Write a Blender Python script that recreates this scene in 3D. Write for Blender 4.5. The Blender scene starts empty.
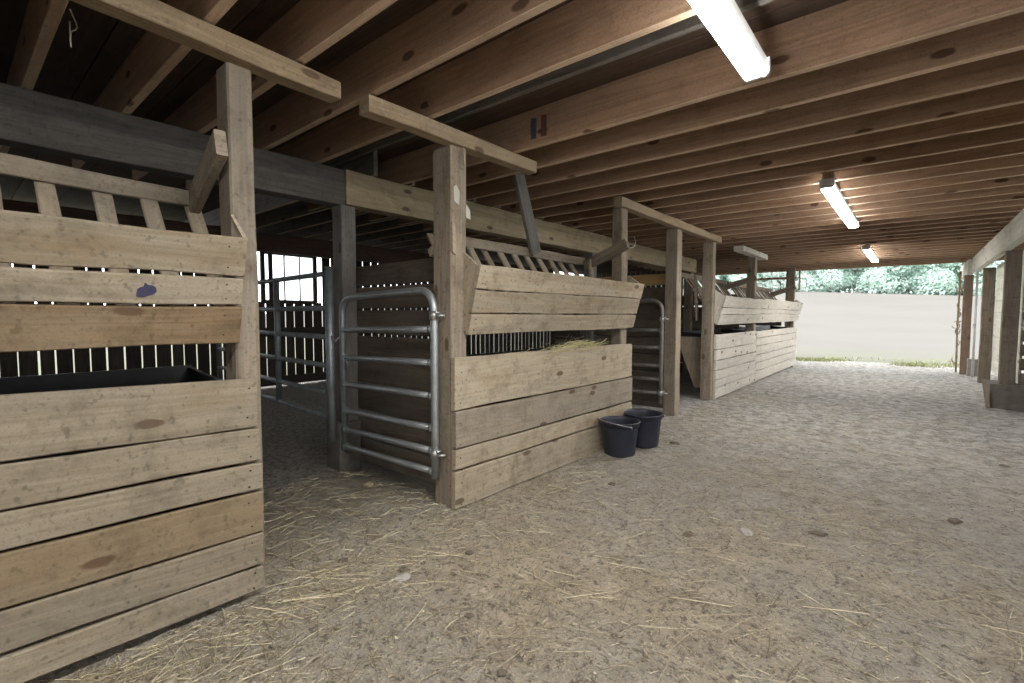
import bpy, math, random
from mathutils import Vector, noise
random.seed(7)
C = bpy.context.scene.collection
R = random.random
U = random.uniform

# ------------------------------------------------------------------ materials
def new_mat(name):
    m = bpy.data.materials.new(name); m.use_nodes = True
    nt = m.node_tree; nt.nodes.clear()
    out = nt.nodes.new('ShaderNodeOutputMaterial')
    b = nt.nodes.new('ShaderNodeBsdfPrincipled')
    nt.links.new(b.outputs[0], out.inputs[0])
    return m, nt, b

def N(nt, kind, **kw):
    n = nt.nodes.new(kind)
    for k, v in kw.items():
        if k.startswith('in_'): n.inputs[k[3:]].default_value = v
        else: setattr(n, k, v)
    return n

def mth(nt, op, a, b=None, c=None, clamp=False):
    n = nt.nodes.new('ShaderNodeMath'); n.operation = op; n.use_clamp = clamp
    for i, v in enumerate((a, b, c)):
        if v is None: continue
        if hasattr(v, 'links') or hasattr(v, 'is_linked'): nt.links.new(v, n.inputs[i])
        else: n.inputs[i].default_value = v
    return n.outputs[0]

def mix(nt, fac, a, b, blend='MIX'):
    n = nt.nodes.new('ShaderNodeMix'); n.data_type = 'RGBA'; n.blend_type = blend
    for i, v in ((0, fac), (6, a), (7, b)):
        if hasattr(v, 'is_linked'): nt.links.new(v, n.inputs[i])
        elif i == 0: n.inputs[0].default_value = v
        else: n.inputs[i].default_value = (*v, 1) if len(v) == 3 else v
    return n.outputs[2]

def ramp(nt, fac, stops):
    n = nt.nodes.new('ShaderNodeValToRGB'); nt.links.new(fac, n.inputs[0])
    el = n.color_ramp.elements
    while len(el) < len(stops): el.new(0.5)
    for e, (p, c) in zip(el, stops):
        e.position = p
        e.color = (*c, 1) if isinstance(c, tuple) else (c, c, c, 1)
    return n.outputs[0]

def wood(name, base, dark, grey, grey_amt=0.3, knot=0.5, grain=0.55, var=0.35, dirt=0.3, rough=0.8, knotcol=(0.09, 0.05, 0.03), stain=None):
    m, nt, b = new_mat(name)
    uv = N(nt, 'ShaderNodeUVMap', uv_map='uv'); sep = N(nt, 'ShaderNodeSeparateXYZ'); nt.links.new(uv.outputs[0], sep.inputs[0])
    at = N(nt, 'ShaderNodeAttribute', attribute_name='rnd'); rnd = at.outputs['Fac']
    u, v = sep.outputs[0], sep.outputs[1]
    off = mth(nt, 'MULTIPLY', rnd, 61.0)
    uo = mth(nt, 'ADD', u, off)
    def coord(su, sv):
        c = N(nt, 'ShaderNodeCombineXYZ')
        nt.links.new(mth(nt, 'MULTIPLY', uo, su), c.inputs[0]); nt.links.new(mth(nt, 'MULTIPLY', v, sv), c.inputs[1]); nt.links.new(off, c.inputs[2])
        return c.outputs[0]
    def noi(su, sv, detail=4, rough=.55, dist=0.0):
        n = N(nt, 'ShaderNodeTexNoise', in_Scale=1.0, in_Detail=detail, in_Roughness=rough, in_Distortion=dist)
        nt.links.new(coord(su, sv), n.inputs['Vector']); return n.outputs['Fac']
    fine = noi(2.2, 95, 4, .6)
    broad = noi(.55, 7.5, 3, .5, .4)
    rings = mth(nt, 'FRACT', mth(nt, 'MULTIPLY', broad, 9.0))
    rings = mth(nt, 'ABSOLUTE', mth(nt, 'SUBTRACT', mth(nt, 'MULTIPLY', rings, 2.0), 1.0))
    patch = noi(1.1, 5.0, 5, .6)
    g = mth(nt, 'ADD', mth(nt, 'MULTIPLY', fine, .62), mth(nt, 'MULTIPLY', rings, .38))
    gc = ramp(nt, g, [(0.30, 0.0), (0.68, 1.0)])
    col = mix(nt, mth(nt, 'MULTIPLY', gc, grain), base, dark)
    streak = ramp(nt, noi(.45, 16, 5, .65, .2), [(0.50, 0.0), (0.66, 1.0)])
    col = mix(nt, mth(nt, 'MULTIPLY', streak, grain * .6), col, tuple(c * .62 for c in dark))
    # weathered grey areas
    gp = ramp(nt, patch, [(0.42, 0.0), (0.68, 1.0)])
    col = mix(nt, mth(nt, 'MULTIPLY', gp, grey_amt), col, grey)
    # per board tint
    vv = mth(nt, 'ADD', 1.0 - var / 2, mth(nt, 'MULTIPLY', mth(nt, 'FRACT', mth(nt, 'MULTIPLY', rnd, 17.31)), var))
    vc = N(nt, 'ShaderNodeCombineXYZ')
    nt.links.new(vv, vc.inputs[0]); nt.links.new(vv, vc.inputs[1]); nt.links.new(vv, vc.inputs[2])
    col = mix(nt, 1.0, col, vc.outputs[0], 'MULTIPLY')
    if stain:
        sp = ramp(nt, noi(.8, 3.2, 4, .65), [(0.56, 0.0), (0.7, 1.0)])
        col = mix(nt, mth(nt, 'MULTIPLY', sp, .75), col, stain)
    # knots
    vo = N(nt, 'ShaderNodeTexVoronoi', voronoi_dimensions='2D', in_Scale=1.0, in_Randomness=1.0); nt.links.new(coord(2.6, 6.2), vo.inputs['Vector'])
    wob = mth(nt, 'ADD', vo.outputs['Distance'], mth(nt, 'MULTIPLY', mth(nt, 'SUBTRACT', noi(18, 40, 3), .5), .06))
    kn = ramp(nt, wob, [(0.10, 1.0), (0.15, 0.0)])
    vsep = N(nt, 'ShaderNodeSeparateColor'); nt.links.new(vo.outputs['Color'], vsep.inputs[0])
    keep = mth(nt, 'GREATER_THAN', vsep.outputs[0], 1.0 - knot * .27)
    kn = mth(nt, 'MULTIPLY', kn, keep)
    col = mix(nt, mth(nt, 'MULTIPLY', kn, .8), col, knotcol)
    # dirt blotches in object space
    tc = N(nt, 'ShaderNodeTexCoord')
    dn = N(nt, 'ShaderNodeTexNoise', in_Scale=5.5, in_Detail=7.0, in_Roughness=.68); nt.links.new(tc.outputs['Object'], dn.inputs['Vector'])
    dm = ramp(nt, dn.outputs['Fac'], [(0.50, 0.0), (0.70, 1.0)])
    col = mix(nt, mth(nt, 'MULTIPLY', dm, dirt), col, tuple(c * .38 for c in dark))
    sp = N(nt, 'ShaderNodeTexNoise', in_Scale=38.0, in_Detail=3.0); nt.links.new(tc.outputs['Object'], sp.inputs['Vector'])
    sm = ramp(nt, sp.outputs['Fac'], [(0.60, 0.0), (0.68, 1.0)])
    col = mix(nt, mth(nt, 'MULTIPLY', sm, dirt * .8), col, tuple(c * .35 for c in dark))
    sp2 = N(nt, 'ShaderNodeTexNoise', in_Scale=110.0, in_Detail=4.0, in_Roughness=.7); nt.links.new(tc.outputs['Object'], sp2.inputs['Vector'])
    col = mix(nt, mth(nt, 'MULTIPLY', ramp(nt, sp2.outputs['Fac'], [(.52, 0.0), (.70, 1.0)]), .5), col, tuple(c * .6 for c in dark))
    nt.links.new(col, b.inputs['Base Color'])
    b.inputs['Roughness'].default_value = rough
    b.inputs['Specular IOR Level'].default_value = .2
    bp = N(nt, 'ShaderNodeBump', in_Strength=.35, in_Distance=.004)
    nt.links.new(mth(nt, 'ADD', fine, mth(nt, 'MULTIPLY', patch, .6)), bp.inputs['Height']); nt.links.new(bp.outputs[0], b.inputs['Normal'])
    return m

def plain(name, col, rough=.6, metal=0.0, nscale=20, namt=.25, dark=None, bump=.1):
    m, nt, b = new_mat(name)
    tc = N(nt, 'ShaderNodeTexCoord')
    n = N(nt, 'ShaderNodeTexNoise', in_Scale=nscale, in_Detail=6.0, in_Roughness=.65); nt.links.new(tc.outputs['Object'], n.inputs['Vector'])
    f = ramp(nt, n.outputs['Fac'], [(0.35, 0.0), (0.68, 1.0)])
    c = mix(nt, mth(nt, 'MULTIPLY', f, namt), col, dark or tuple(x * .4 for x in col))
    nt.links.new(c, b.inputs['Base Color'])
    b.inputs['Roughness'].default_value = rough; b.inputs['Metallic'].default_value = metal
    b.inputs['Specular IOR Level'].default_value = .35
    if bump:
        bp = N(nt, 'ShaderNodeBump', in_Strength=bump, in_Distance=.01); nt.links.new(n.outputs['Fac'], bp.inputs['Height']); nt.links.new(bp.outputs[0], b.inputs['Normal'])
    return m

M = {}
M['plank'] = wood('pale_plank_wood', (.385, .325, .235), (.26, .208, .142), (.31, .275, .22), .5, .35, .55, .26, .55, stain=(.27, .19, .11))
M['plank_near'] = wood('near_plank_wood', (.305, .258, .188), (.205, .165, .113), (.245, .218, .175), .5, .35, .55, .26, .55, stain=(.21, .15, .085))  # darker copy of the plank wood, evening out lamp falloff by colour
M['plank_ochre'] = wood('ochre_plank_wood', (.25, .19, .118), (.185, .132, .08), (.22, .19, .14), .4, .5, .5, .1, .45)
M['plank_brown'] = wood('brown_plank_wood', (.225, .158, .092), (.14, .094, .054), (.28, .235, .168), .75, .5, .6, .2, .45)
M['plank_grey'] = wood('greyed_plank_wood', (.30, .255, .195), (.205, .168, .125), (.25, .22, .18), .6, .6, .55, .2, .45)
M['plank_worn'] = wood('worn_plank_wood', (.36, .30, .22), (.22, .175, .12), (.28, .25, .205), .6, .4, .55, .30, .45)
M['plank_pale'] = wood('daylit_plank_wood', (.62, .58, .51), (.42, .38, .32), (.48, .45, .40), .6, .5, .5, .2, .3)  # plank wood made paler to paint in daylight from the open end
M['post'] = wood('weathered_post_wood', (.31, .255, .19), (.18, .14, .10), (.235, .21, .175), .6, .35, .65, .15, .5, stain=(.12, .095, .075))
M['header'] = wood('header_wood', (.36, .275, .175), (.22, .155, .095), (.28, .24, .18), .45, .5, .55, .2, .4)
M['joist'] = wood('brown_joist_wood', (.41, .262, .168), (.245, .148, .092), (.32, .24, .18), .4, .8, .55, .25, .28, knotcol=(.045, .018, .013))
M['joist_edge'] = wood('dusty_lit_joist_edge_wood', (.62, .46, .33), (.42, .30, .20), (.48, .39, .30), .4, .5, .5, .2, .3)  # pale dusty edge, lightened to paint in bounce light on joist undersides
M['subfloor'] = wood('dark_subfloor_wood', (.10, .065, .045), (.055, .036, .026), (.085, .07, .06), .4, .5, .6, .4, .3)
M['post_dark'] = wood('shaded_post_wood', (.19, .155, .12), (.11, .085, .063), (.15, .135, .115), .6, .35, .6, .15, .5)  # post wood darkened, shade on the unlit faces put into the colour
M['old'] = wood('old_grey_timber', (.20, .185, .165), (.11, .10, .088), (.21, .20, .18), .5, .3, .6, .25, .4)
M['beam_dark'] = wood('dark_grey_timber', (.125, .115, .103), (.07, .063, .056), (.135, .128, .117), .5, .3, .6, .15, .4)
M['beam'] = wood('yellow_timber', (.40, .325, .21), (.25, .19, .11), (.30, .26, .19), .4, .8, .55, .1, .4, knotcol=(.05, .035, .025))
M['amber'] = wood('amber_timber', (.52, .33, .14), (.33, .2, .08), (.4, .3, .2), .2, .4, .45, .1, .2)
M['divider'] = wood('dark_divider_wood', (.16, .127, .097), (.085, .066, .05), (.15, .135, .117), .45, .4, .6, .4, .4)
M['redwood'] = wood('reddish_timber', (.11, .065, .05), (.055, .035, .028), (.09, .07, .06), .3, .3, .6, .1, .3)
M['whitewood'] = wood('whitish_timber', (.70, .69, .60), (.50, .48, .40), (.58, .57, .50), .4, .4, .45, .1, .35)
M['rust_post'] = wood('brown_door_post', (.27, .19, .135), (.15, .10, .07), (.2, .17, .14), .4, .3, .6, .1, .35)
M['backwall'] = wood('dark_wall_board', (.07, .06, .05), (.035, .029, .024), (.07, .065, .058), .4, .3, .6, .4, .3)
M['steel'] = plain('galvanised_steel', (.42, .45, .46), .45, .7, 14, .45, (.22, .21, .20), .05)
M['steel_shaded'] = plain('shaded_brown_steel', (.24, .225, .205), .55, .5, 16, .6, (.10, .085, .07), .05)  # brownish steel, darkened so the gate's shadow is in its colour
M['steel_dark'] = plain('dull_steel', (.24, .265, .28), .5, .6, 12, .5, (.07, .07, .07), .05)
M['rubber'] = plain('black_rubber', (.012, .012, .013), .55, 0, 10, .3, (.03, .03, .03), .1)
M['bucket'] = plain('navy_black_plastic', (.018, .022, .040), .38, 0, 7, .5, (.05, .05, .055), .04)
M['wire'] = plain('wire', (.5, .5, .48), .4, .8, 30, .4)
M['block'] = plain('grimy_block', (.15, .135, .115), .9, 0, 9, .6, (.06, .05, .042), .5)
M['concrete'] = plain('concrete', (.30, .28, .25), .9, 0, 9, .6, (.13, .12, .10), .5)
M['paper'] = plain('paper', (.48, .46, .40), .8, 0, 30, .2, (.45, .42, .36), 0)
M['twine'] = plain('twine', (.55, .52, .44), .9, 0, 40, .2, None, 0)
M['purple'] = plain('purple_paint', (.045, .04, .085), .6, 0, 40, .3, None, 0)
M['blue_mark'] = plain('blue_paint', (.07, .08, .13), .7, 0, 40, .4, None, 0)
M['red_mark'] = plain('brown_paint', (.13, .06, .045), .7, 0, 40, .5, None, 0)
M['clod'] = plain('dung', (.15, .12, .09), .95, 0, 30, .6, (.03, .025, .02), .8)
M['clodpale'] = plain('pale_lump', (.36, .34, .31), .95, 0, 25, .5, (.25, .23, .21), .8)
M['leafbits'] = plain('dry_scrap', (.36, .29, .20), .9, 0, 30, .4, None, .2)
M['casing'] = plain('white_enamel', (.62, .62, .60), .4, 0, 8, .15, None, 0)
M['nail'] = plain('rusty_nail', (.06, .045, .035), .7, .4, 40, .3, None, 0)
M['trunk'] = plain('tree_bark', (.16, .14, .12), .9, 0, 8, .5, None, .3)

def emit_mat():
    m, nt, b = new_mat('lit_diffuser')
    b.inputs['Base Color'].default_value = (.9, .9, .9, 1)
    b.inputs['Emission Color'].default_value = (1, .98, .95, 1)
    b.inputs['Emission Strength'].default_value = LAMP
    return m
LAMP = 74.0
M['lamp'] = emit_mat()

def leaf_mat(name, a, c):
    m, nt, b = new_mat(name)
    at = N(nt, 'ShaderNodeAttribute', attribute_name='rnd')
    col = mix(nt, at.outputs['Fac'], a, c)
    nt.links.new(col, b.inputs['Base Color']); b.inputs['Roughness'].default_value = .7
    b.inputs['Specular IOR Level'].default_value = .1
    if name.endswith('tree_leaves'):
        tl = N(nt, 'ShaderNodeBsdfTranslucent'); nt.links.new(col, tl.inputs[0]); mx = N(nt, 'ShaderNodeMixShader'); mx.inputs[0].default_value = .5
        out = [n for n in nt.nodes if n.type == 'OUTPUT_MATERIAL'][0]
        nt.links.new(b.outputs[0], mx.inputs[1]); nt.links.new(tl.outputs[0], mx.inputs[2]); nt.links.new(mx.outputs[0], out.inputs[0])
    return m
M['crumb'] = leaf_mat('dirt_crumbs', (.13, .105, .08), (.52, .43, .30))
M['leafA'] = leaf_mat('tree_leaves', (.60, .74, .66), (.75, .84, .79))  # both leaf colours are paled to paint in outdoor haze and glare
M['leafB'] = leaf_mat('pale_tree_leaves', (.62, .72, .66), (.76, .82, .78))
M['grass'] = leaf_mat('grass_blades', (.20, .26, .09), (.42, .40, .24))
M['straw'] = leaf_mat('straw_stalks', (.22, .18, .115), (.72, .64, .44))
M['hay'] = leaf_mat('hay_stalks', (.36, .34, .16), (.62, .55, .32))

def ground_mat():
    m, nt, b = new_mat('trodden_dirt')
    tc = N(nt, 'ShaderNodeTexCoord'); P = tc.outputs['Object']
    def noi(s, d=6.0, r=.6, dist=0.0):
        n = N(nt, 'ShaderNodeTexNoise', in_Scale=s, in_Detail=d, in_Roughness=r, in_Distortion=dist); nt.links.new(P, n.inputs['Vector']); return n.outputs['Fac']
    big, mid, fine, grit = noi(.75, 4), noi(4.2, 8, .72, .5), noi(27, 6, .7), noi(85, 3)
    col = mix(nt, ramp(nt, mid, [(.34, 0.0), (.66, 1.0)]), (.46, .385, .285), (.86, .72, .525))
    col = mix(nt, ramp(nt, big, [(.40, 0.0), (.56, .85)]), col, (.62, .57, .49))
    col = mix(nt, mth(nt, 'MULTIPLY', ramp(nt, fine, [(.50, 0.0), (.63, 1.0)]), .85), col, (.20, .165, .13))
    col = mix(nt, mth(nt, 'MULTIPLY', ramp(nt, grit, [(.54, 0.0), (.63, 1.0)]), .8), col, (.86, .74, .55))
    gd = ramp(nt, noi(48, 3), [(.60, 0.0), (.70, 1.0)])
    col = mix(nt, mth(nt, 'MULTIPLY', gd, .55), col, (.10, .085, .07))
    # greyer, drier dust towards the outdoor end; dark manured bedding in the stalls
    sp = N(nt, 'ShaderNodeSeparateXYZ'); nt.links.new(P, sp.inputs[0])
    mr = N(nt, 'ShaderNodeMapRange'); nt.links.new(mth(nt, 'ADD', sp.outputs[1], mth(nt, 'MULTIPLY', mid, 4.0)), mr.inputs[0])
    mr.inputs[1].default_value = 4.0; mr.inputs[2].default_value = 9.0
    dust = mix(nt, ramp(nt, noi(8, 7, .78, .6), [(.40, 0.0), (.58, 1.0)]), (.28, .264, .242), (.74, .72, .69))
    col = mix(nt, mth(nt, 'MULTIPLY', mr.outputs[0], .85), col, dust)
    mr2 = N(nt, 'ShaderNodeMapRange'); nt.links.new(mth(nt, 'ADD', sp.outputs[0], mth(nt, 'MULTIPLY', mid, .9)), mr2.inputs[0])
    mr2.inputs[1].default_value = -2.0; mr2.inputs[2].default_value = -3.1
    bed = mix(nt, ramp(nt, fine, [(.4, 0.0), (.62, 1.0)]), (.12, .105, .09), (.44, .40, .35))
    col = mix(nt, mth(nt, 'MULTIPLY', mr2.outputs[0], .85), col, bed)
    nt.links.new(col, b.inputs['Base Color']); b.inputs['Roughness'].default_value = .95; b.inputs['Specular IOR Level'].default_value = .1
    h = mth(nt, 'ADD', mth(nt, 'ADD', fine, mth(nt, 'MULTIPLY', noi(8, 7, .78, .6), 1.6)), mth(nt, 'MULTIPLY', grit, .4))
    bp = N(nt, 'ShaderNodeBump', in_Strength=1.0, in_Distance=.085); nt.links.new(h, bp.inputs['Height']); nt.links.new(bp.outputs[0], b.inputs['Normal'])
    return m
M['ground'] = ground_mat()

def field_mat():
    m, nt, b = new_mat('mown_field')
    tc = N(nt, 'ShaderNodeTexCoord')
    n = N(nt, 'ShaderNodeTexNoise', in_Scale=.12, in_Detail=8.0, in_Roughness=.6); nt.links.new(tc.outputs['Object'], n.inputs['Vector'])
    col = mix(nt, ramp(nt, n.outputs['Fac'], [(.35, 0.0), (.65, 1.0)]), (.140, .131, .118), (.154, .144, .130))
    sp = N(nt, 'ShaderNodeSeparateXYZ'); nt.links.new(tc.outputs['Object'], sp.inputs[0])
    mr = N(nt, 'ShaderNodeMapRange'); nt.links.new(sp.outputs[1], mr.inputs[0]); mr.inputs[1].default_value = 24.0; mr.inputs[2].default_value = 16.0
    n2 = N(nt, 'ShaderNodeTexNoise', in_Scale=1.3, in_Detail=6.0); nt.links.new(tc.outputs['Object'], n2.inputs['Vector'])
    col = mix(nt, mth(nt, 'MULTIPLY', mr.outputs[0], ramp(nt, n2.outputs['Fac'], [(.4, 0.0), (.6, .8)])), col, (.15, .165, .09))
    nt.links.new(col, b.inputs['Base Color']); b.inputs['Roughness'].default_value = .95; b.inputs['Specular IOR Level'].default_value = .05
    return m
M['field'] = field_mat()

def glass_mat():
    m = bpy.data.materials.new('milky_window_glass'); m.use_nodes = True
    nt = m.node_tree; nt.nodes.clear()
    out = nt.nodes.new('ShaderNodeOutputMaterial')
    tr = N(nt, 'ShaderNodeBsdfTransparent'); tr.inputs[0].default_value = (.95, .97, .98, 1)
    tl = N(nt, 'ShaderNodeBsdfTranslucent'); tl.inputs[0].default_value = (.9, .92, .93, 1)
    mx = N(nt, 'ShaderNodeMixShader'); mx.inputs[0].default_value = .45
    nt.links.new(tr.outputs[0], mx.inputs[1]); nt.links.new(tl.outputs[0], mx.inputs[2]); nt.links.new(mx.outputs[0], out.inputs[0])
    return m
M['glass'] = glass_mat()

# ------------------------------------------------------------------ mesh builder
class MB:
    def __init__(s): s.v, s.f, s.uv, s.r, s.mi, s.sm = [], [], [], [], [], []
    def add(s, verts, faces, uvs=None, rnd=None, mi=0, smooth=False):
        o = len(s.v); r = R() if rnd is None else rnd
        s.v += [tuple(p) for p in verts]; s.r += [r] * len(verts)
        for k, f in enumerate(faces):
            s.f.append([i + o for i in f]); s.mi.append(mi); s.sm.append(smooth)
            s.uv.append(uvs[k] if uvs else [(verts[i][0], verts[i][1]) for i in f])
        return s
    # a sawn board from p0 to p1: w along wdir, t across; slightly uneven edges
    def board(s, p0, p1, w, t, wdir=(0, 0, 1), jit=.0018, seg=.3, mi=0, bow=0.0, ch=None, emi=None):
        p0, p1, wd = Vector(p0), Vector(p1), Vector(wdir)
        d = (p1 - p0); L = d.length; d.normalize(); wd = (wd - d * wd.dot(d)).normalized(); td = d.cross(wd)
        c = min(.005, t * .22, w * .22) if ch is None else ch
        a, b = w / 2, t / 2
        prof = [(-a + c, -b), (a - c, -b), (a, -b + c), (a, b - c), (a - c, b), (-a + c, b), (-a, b - c), (-a, -b + c)]
        n = max(1, int(L / seg)); rnd = R(); u0 = R() * 5
        per = [0]
        for i in range(8):
            q, q2 = prof[i], prof[(i + 1) % 8]; per.append(per[-1] + math.hypot(q2[0] - q[0], q2[1] - q[1]))
        vs, fs, uvs = [], [], []
        for k in range(n + 1):
            f = k / n; base = p0 + d * (L * f) + td * (bow * math.sin(math.pi * f))
            jw = [U(-jit, jit) * 1.6 for _ in range(2)]; jt = U(-jit, jit)
            for (x, y) in prof:
                vs.append(base + wd * (x + (jw[0] if x > 0 else jw[1])) + td * (y + jt))
        for k in range(n):
            for i in range(8):
                j = (i + 1) % 8
                fs.append([k * 8 + i, k * 8 + j, k * 8 + 8 + j, k * 8 + 8 + i])
                ua, ub = u0 + L * k / n, u0 + L * (k + 1) / n
                uvs.append([(ua, per[i]), (ua, per[i + 1]), (ub, per[i + 1]), (ub, per[i])])
        fs.append(list(range(7, -1, -1))); uvs.append([(prof[i][1] * .5, prof[i][0]) for i in range(7, -1, -1)])
        e = n * 8; fs.append([e + i for i in range(8)]); uvs.append([(prof[i][1] * .5 + 3, prof[i][0]) for i in range(8)])
        o = len(s.mi); s.add(vs, fs, uvs, rnd, mi)
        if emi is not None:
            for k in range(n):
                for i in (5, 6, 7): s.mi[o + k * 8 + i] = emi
        return s
    def prism(s, poly, thick, mi=0):       # poly: 3D outline, thick: vector
        n = len(poly); th = Vector(thick); P = [Vector(p) for p in poly]
        vs = P + [p + th for p in P]
        fs = [list(range(n - 1, -1, -1)), [n + i for i in range(n)]]
        for i in range(n): j = (i + 1) % n; fs.append([i, j, n + j, n + i])
        d = (P[1] - P[0]).normalized(); e = th.normalized().cross(d)
        def q(i): p = vs[i] - P[0]; return (p.dot(d), p.dot(e) + p.dot(th.normalized()))
        return s.add(vs, fs, [[q(i) for i in f] for f in fs], None, mi)
    def box(s, lo, hi, mi=0):
        x0, y0, z0 = lo; x1, y1, z1 = hi
        return s.prism([(x0, y0, z0), (x1, y0, z0), (x1, y1, z0), (x0, y1, z0)], (0, 0, z1 - z0), mi)
    def tube(s, pts, r, sides=10, caps=True, mi=0):
        pts = [Vector(p) for p in pts]; n = len(pts); vs, fs, uvs = [], [], []
        t0 = (pts[1] - pts[0]).normalized(); up = Vector((0, 0, 1)) if abs(t0.z) < .9 else Vector((1, 0, 0))
        nx = (up - t0 * up.dot(t0)).normalized()
        L = 0
        for k, p in enumerate(pts):
            t = (pts[min(k + 1, n - 1)] - pts[max(k - 1, 0)]).normalized()
            nx = (nx - t * nx.dot(t)).normalized(); ny = t.cross(nx)
            rr = r[k] if isinstance(r, (list, tuple)) else r
            for i in range(sides):
                a = 2 * math.pi * i / sides; vs.append(p + nx * (rr * math.cos(a)) + ny * (rr * math.sin(a)))
        for k in range(n - 1):
            l2 = L + (pts[k + 1] - pts[k]).length
            for i in range(sides):
                j = (i + 1) % sides
                fs.append([k * sides + i, k * sides + j, (k + 1) * sides + j, (k + 1) * sides + i])
                uvs.append([(L, i * .01), (L, i * .01 + .01), (l2, i * .01 + .01), (l2, i * .01)])
            L = l2
        s.add(vs, fs, uvs, None, mi, True)
        if caps:
            e = (n - 1) * sides
            o = len(s.v) - len(vs)
            for f in ([o + i for i in range(sides - 1, -1, -1)], [o + e + i for i in range(sides)]):
                s.f.append(f); s.mi.append(mi); s.sm.append(False); s.uv.append([(0, 0)] * sides)
        return s
    def lathe(s, prof, c, seg=40, mi=0):
        n = len(prof); vs, fs = [], []
        for k in range(seg):
            a = 2 * math.pi * k / seg
            for r, z in prof: vs.append((c[0] + r * math.cos(a), c[1] + r * math.sin(a), c[2] + z))
        for k in range(seg):
            for i in range(n - 1):
                k2 = (k + 1) % seg; fs.append([k * n + i, k2 * n + i, k2 * n + i + 1, k * n + i + 1])
        return s.add(vs, fs, None, None, mi, True)
    def nail(s, p, nrm, r=.004, mi=1):
        n = Vector(nrm).normalized(); a = n.orthogonal().normalized(); b = n.cross(a); p = Vector(p)
        v = [p + n * .002 + (a * math.cos(i * math.pi / 3) + b * math.sin(i * math.pi / 3)) * r for i in range(6)]
        w = [q - n * .008 for q in v]
        return s.add(v + w, [list(range(6))] + [[i, i + 6, (i + 1) % 6 + 6, (i + 1) % 6] for i in range(6)], None, None, mi)
    def build(s, name, mats, parent=None, origin=None):
        if not isinstance(mats, (list, tuple)): mats = [mats]
        off = Vector((0, 0, 0))
        if parent is not None:
            q = parent
            while q is not None: off += q.location; q = q.parent
        else:
            if origin is None:
                xs, ys, zs = zip(*[(p[0], p[1], p[2]) for p in s.v])
                origin = ((min(xs) + max(xs)) / 2, (min(ys) + max(ys)) / 2, min(zs))
            off = Vector(origin)
        me = bpy.data.meshes.new(name)
        me.from_pydata([(p[0] - off.x, p[1] - off.y, p[2] - off.z) for p in s.v], [], s.f)
        for m in mats: me.materials.append(M[m])
        me.polygons.foreach_set('material_index', s.mi); me.polygons.foreach_set('use_smooth', s.sm)
        uvl = me.uv_layers.new(name='uv'); flat = []
        for u in s.uv:
            for a, b in u: flat += [a, b]
        uvl.data.foreach_set('uv', flat)
        at = me.attributes.new('rnd', 'FLOAT', 'POINT'); at.data.foreach_set('value', s.r)
        me.update()
        o = bpy.data.objects.new(name, me); C.objects.link(o)
        if parent is not None: o.parent = parent
        else: o.location = off
        return o

def tag(o, label=None, cat=None, group=None, kind=None):
    if label: o['label'] = label
    if cat: o['category'] = cat
    if group: o['group'] = group
    if kind: o['kind'] = kind
    return o
def empty(name, loc, label, cat, group=None):
    o = bpy.data.objects.new(name, None); C.objects.link(o); o.location = loc; o.empty_display_size = .1
    return tag(o, label, cat, group)
def copy_tree(o, parent=None):
    c = o.copy(); C.objects.link(c); c.parent = parent
    for ch in list(o.children): copy_tree(ch, c)
    return c
def struct(mb, name, mat, label, **k):
    return tag(mb.build(name, mat, **k), label, None, None, 'structure')

# ------------------------------------------------------------------ ground
def gz(x, y):
    z = .030 * (noise.noise((x * .55, y * .55, 3.1))) + .016 * noise.noise((x * 2.1, y * 2.1, 9.7)) + .009 * noise.noise((x * 6.3, y * 6.3, 1.3)) + .012 * noise.noise((x * 13, y * 13, 5.3))
    return z - .012
def grid(mb, xs, ys, fz, smooth=True):
    nx = len(xs); vs = [(x, y, fz(x, y)) for y in ys for x in xs]
    fs = [[j * nx + i, j * nx + i + 1, (j + 1) * nx + i + 1, (j + 1) * nx + i] for j in range(len(ys) - 1) for i in range(nx - 1)]
    return mb.add(vs, fs, None, .5, 0, smooth)
def steps(spec):
    out = [spec[0][0]]
    for a, b, st in spec:
        n = max(1, round((b - a) / st)); out += [a + (b - a) * (i + 1) / n for i in range(n)]
    return out
g = MB()
grid(g, steps([(-9.4, -4.6, .15), (-4.6, -2.6, .06), (-2.6, 1.2, .03), (1.2, 5.0, .12)]), steps([(-4.5, .2, .2), (.2, 5, .03), (5, 9, .06), (9, 16.6, .1)]), gz)
struct(g, 'floor', 'ground', 'trodden dirt floor littered with straw', origin=(0, 0, 0))

def field_z(x, y):
    d = max(0.0, y - 18.0)
    s = min(1.0, d / 88.0); s = s * s * (3 - 2 * s)
    z = 4.75 * s - .061 * x * s - .05 + .05 * noise.noise((x * .3, y * .3, 2.0)) * min(1, d / 5)
    if x < -9: z -= 0.0
    return z - max(0, y - 108) * .03
g = MB()
grid(g, steps([(-95, -12, 4.0), (-12, 8, 1.0), (8, 70, 4.0)]), steps([(16.5, 30, .9), (30, 135, 3.0)]), field_z)
struct(g, 'field', 'field', 'pale open hay field rising beyond the barn', origin=(0, 0, 0))
g = MB(); grid(g, steps([(-60, -9.35, 3.0)]), steps([(-20, 16.6, 3.0)]), lambda x, y: -.06)
struct(g, 'ground', 'field', 'pale ground outside the slatted back wall', origin=(0, 0, 0))

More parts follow.
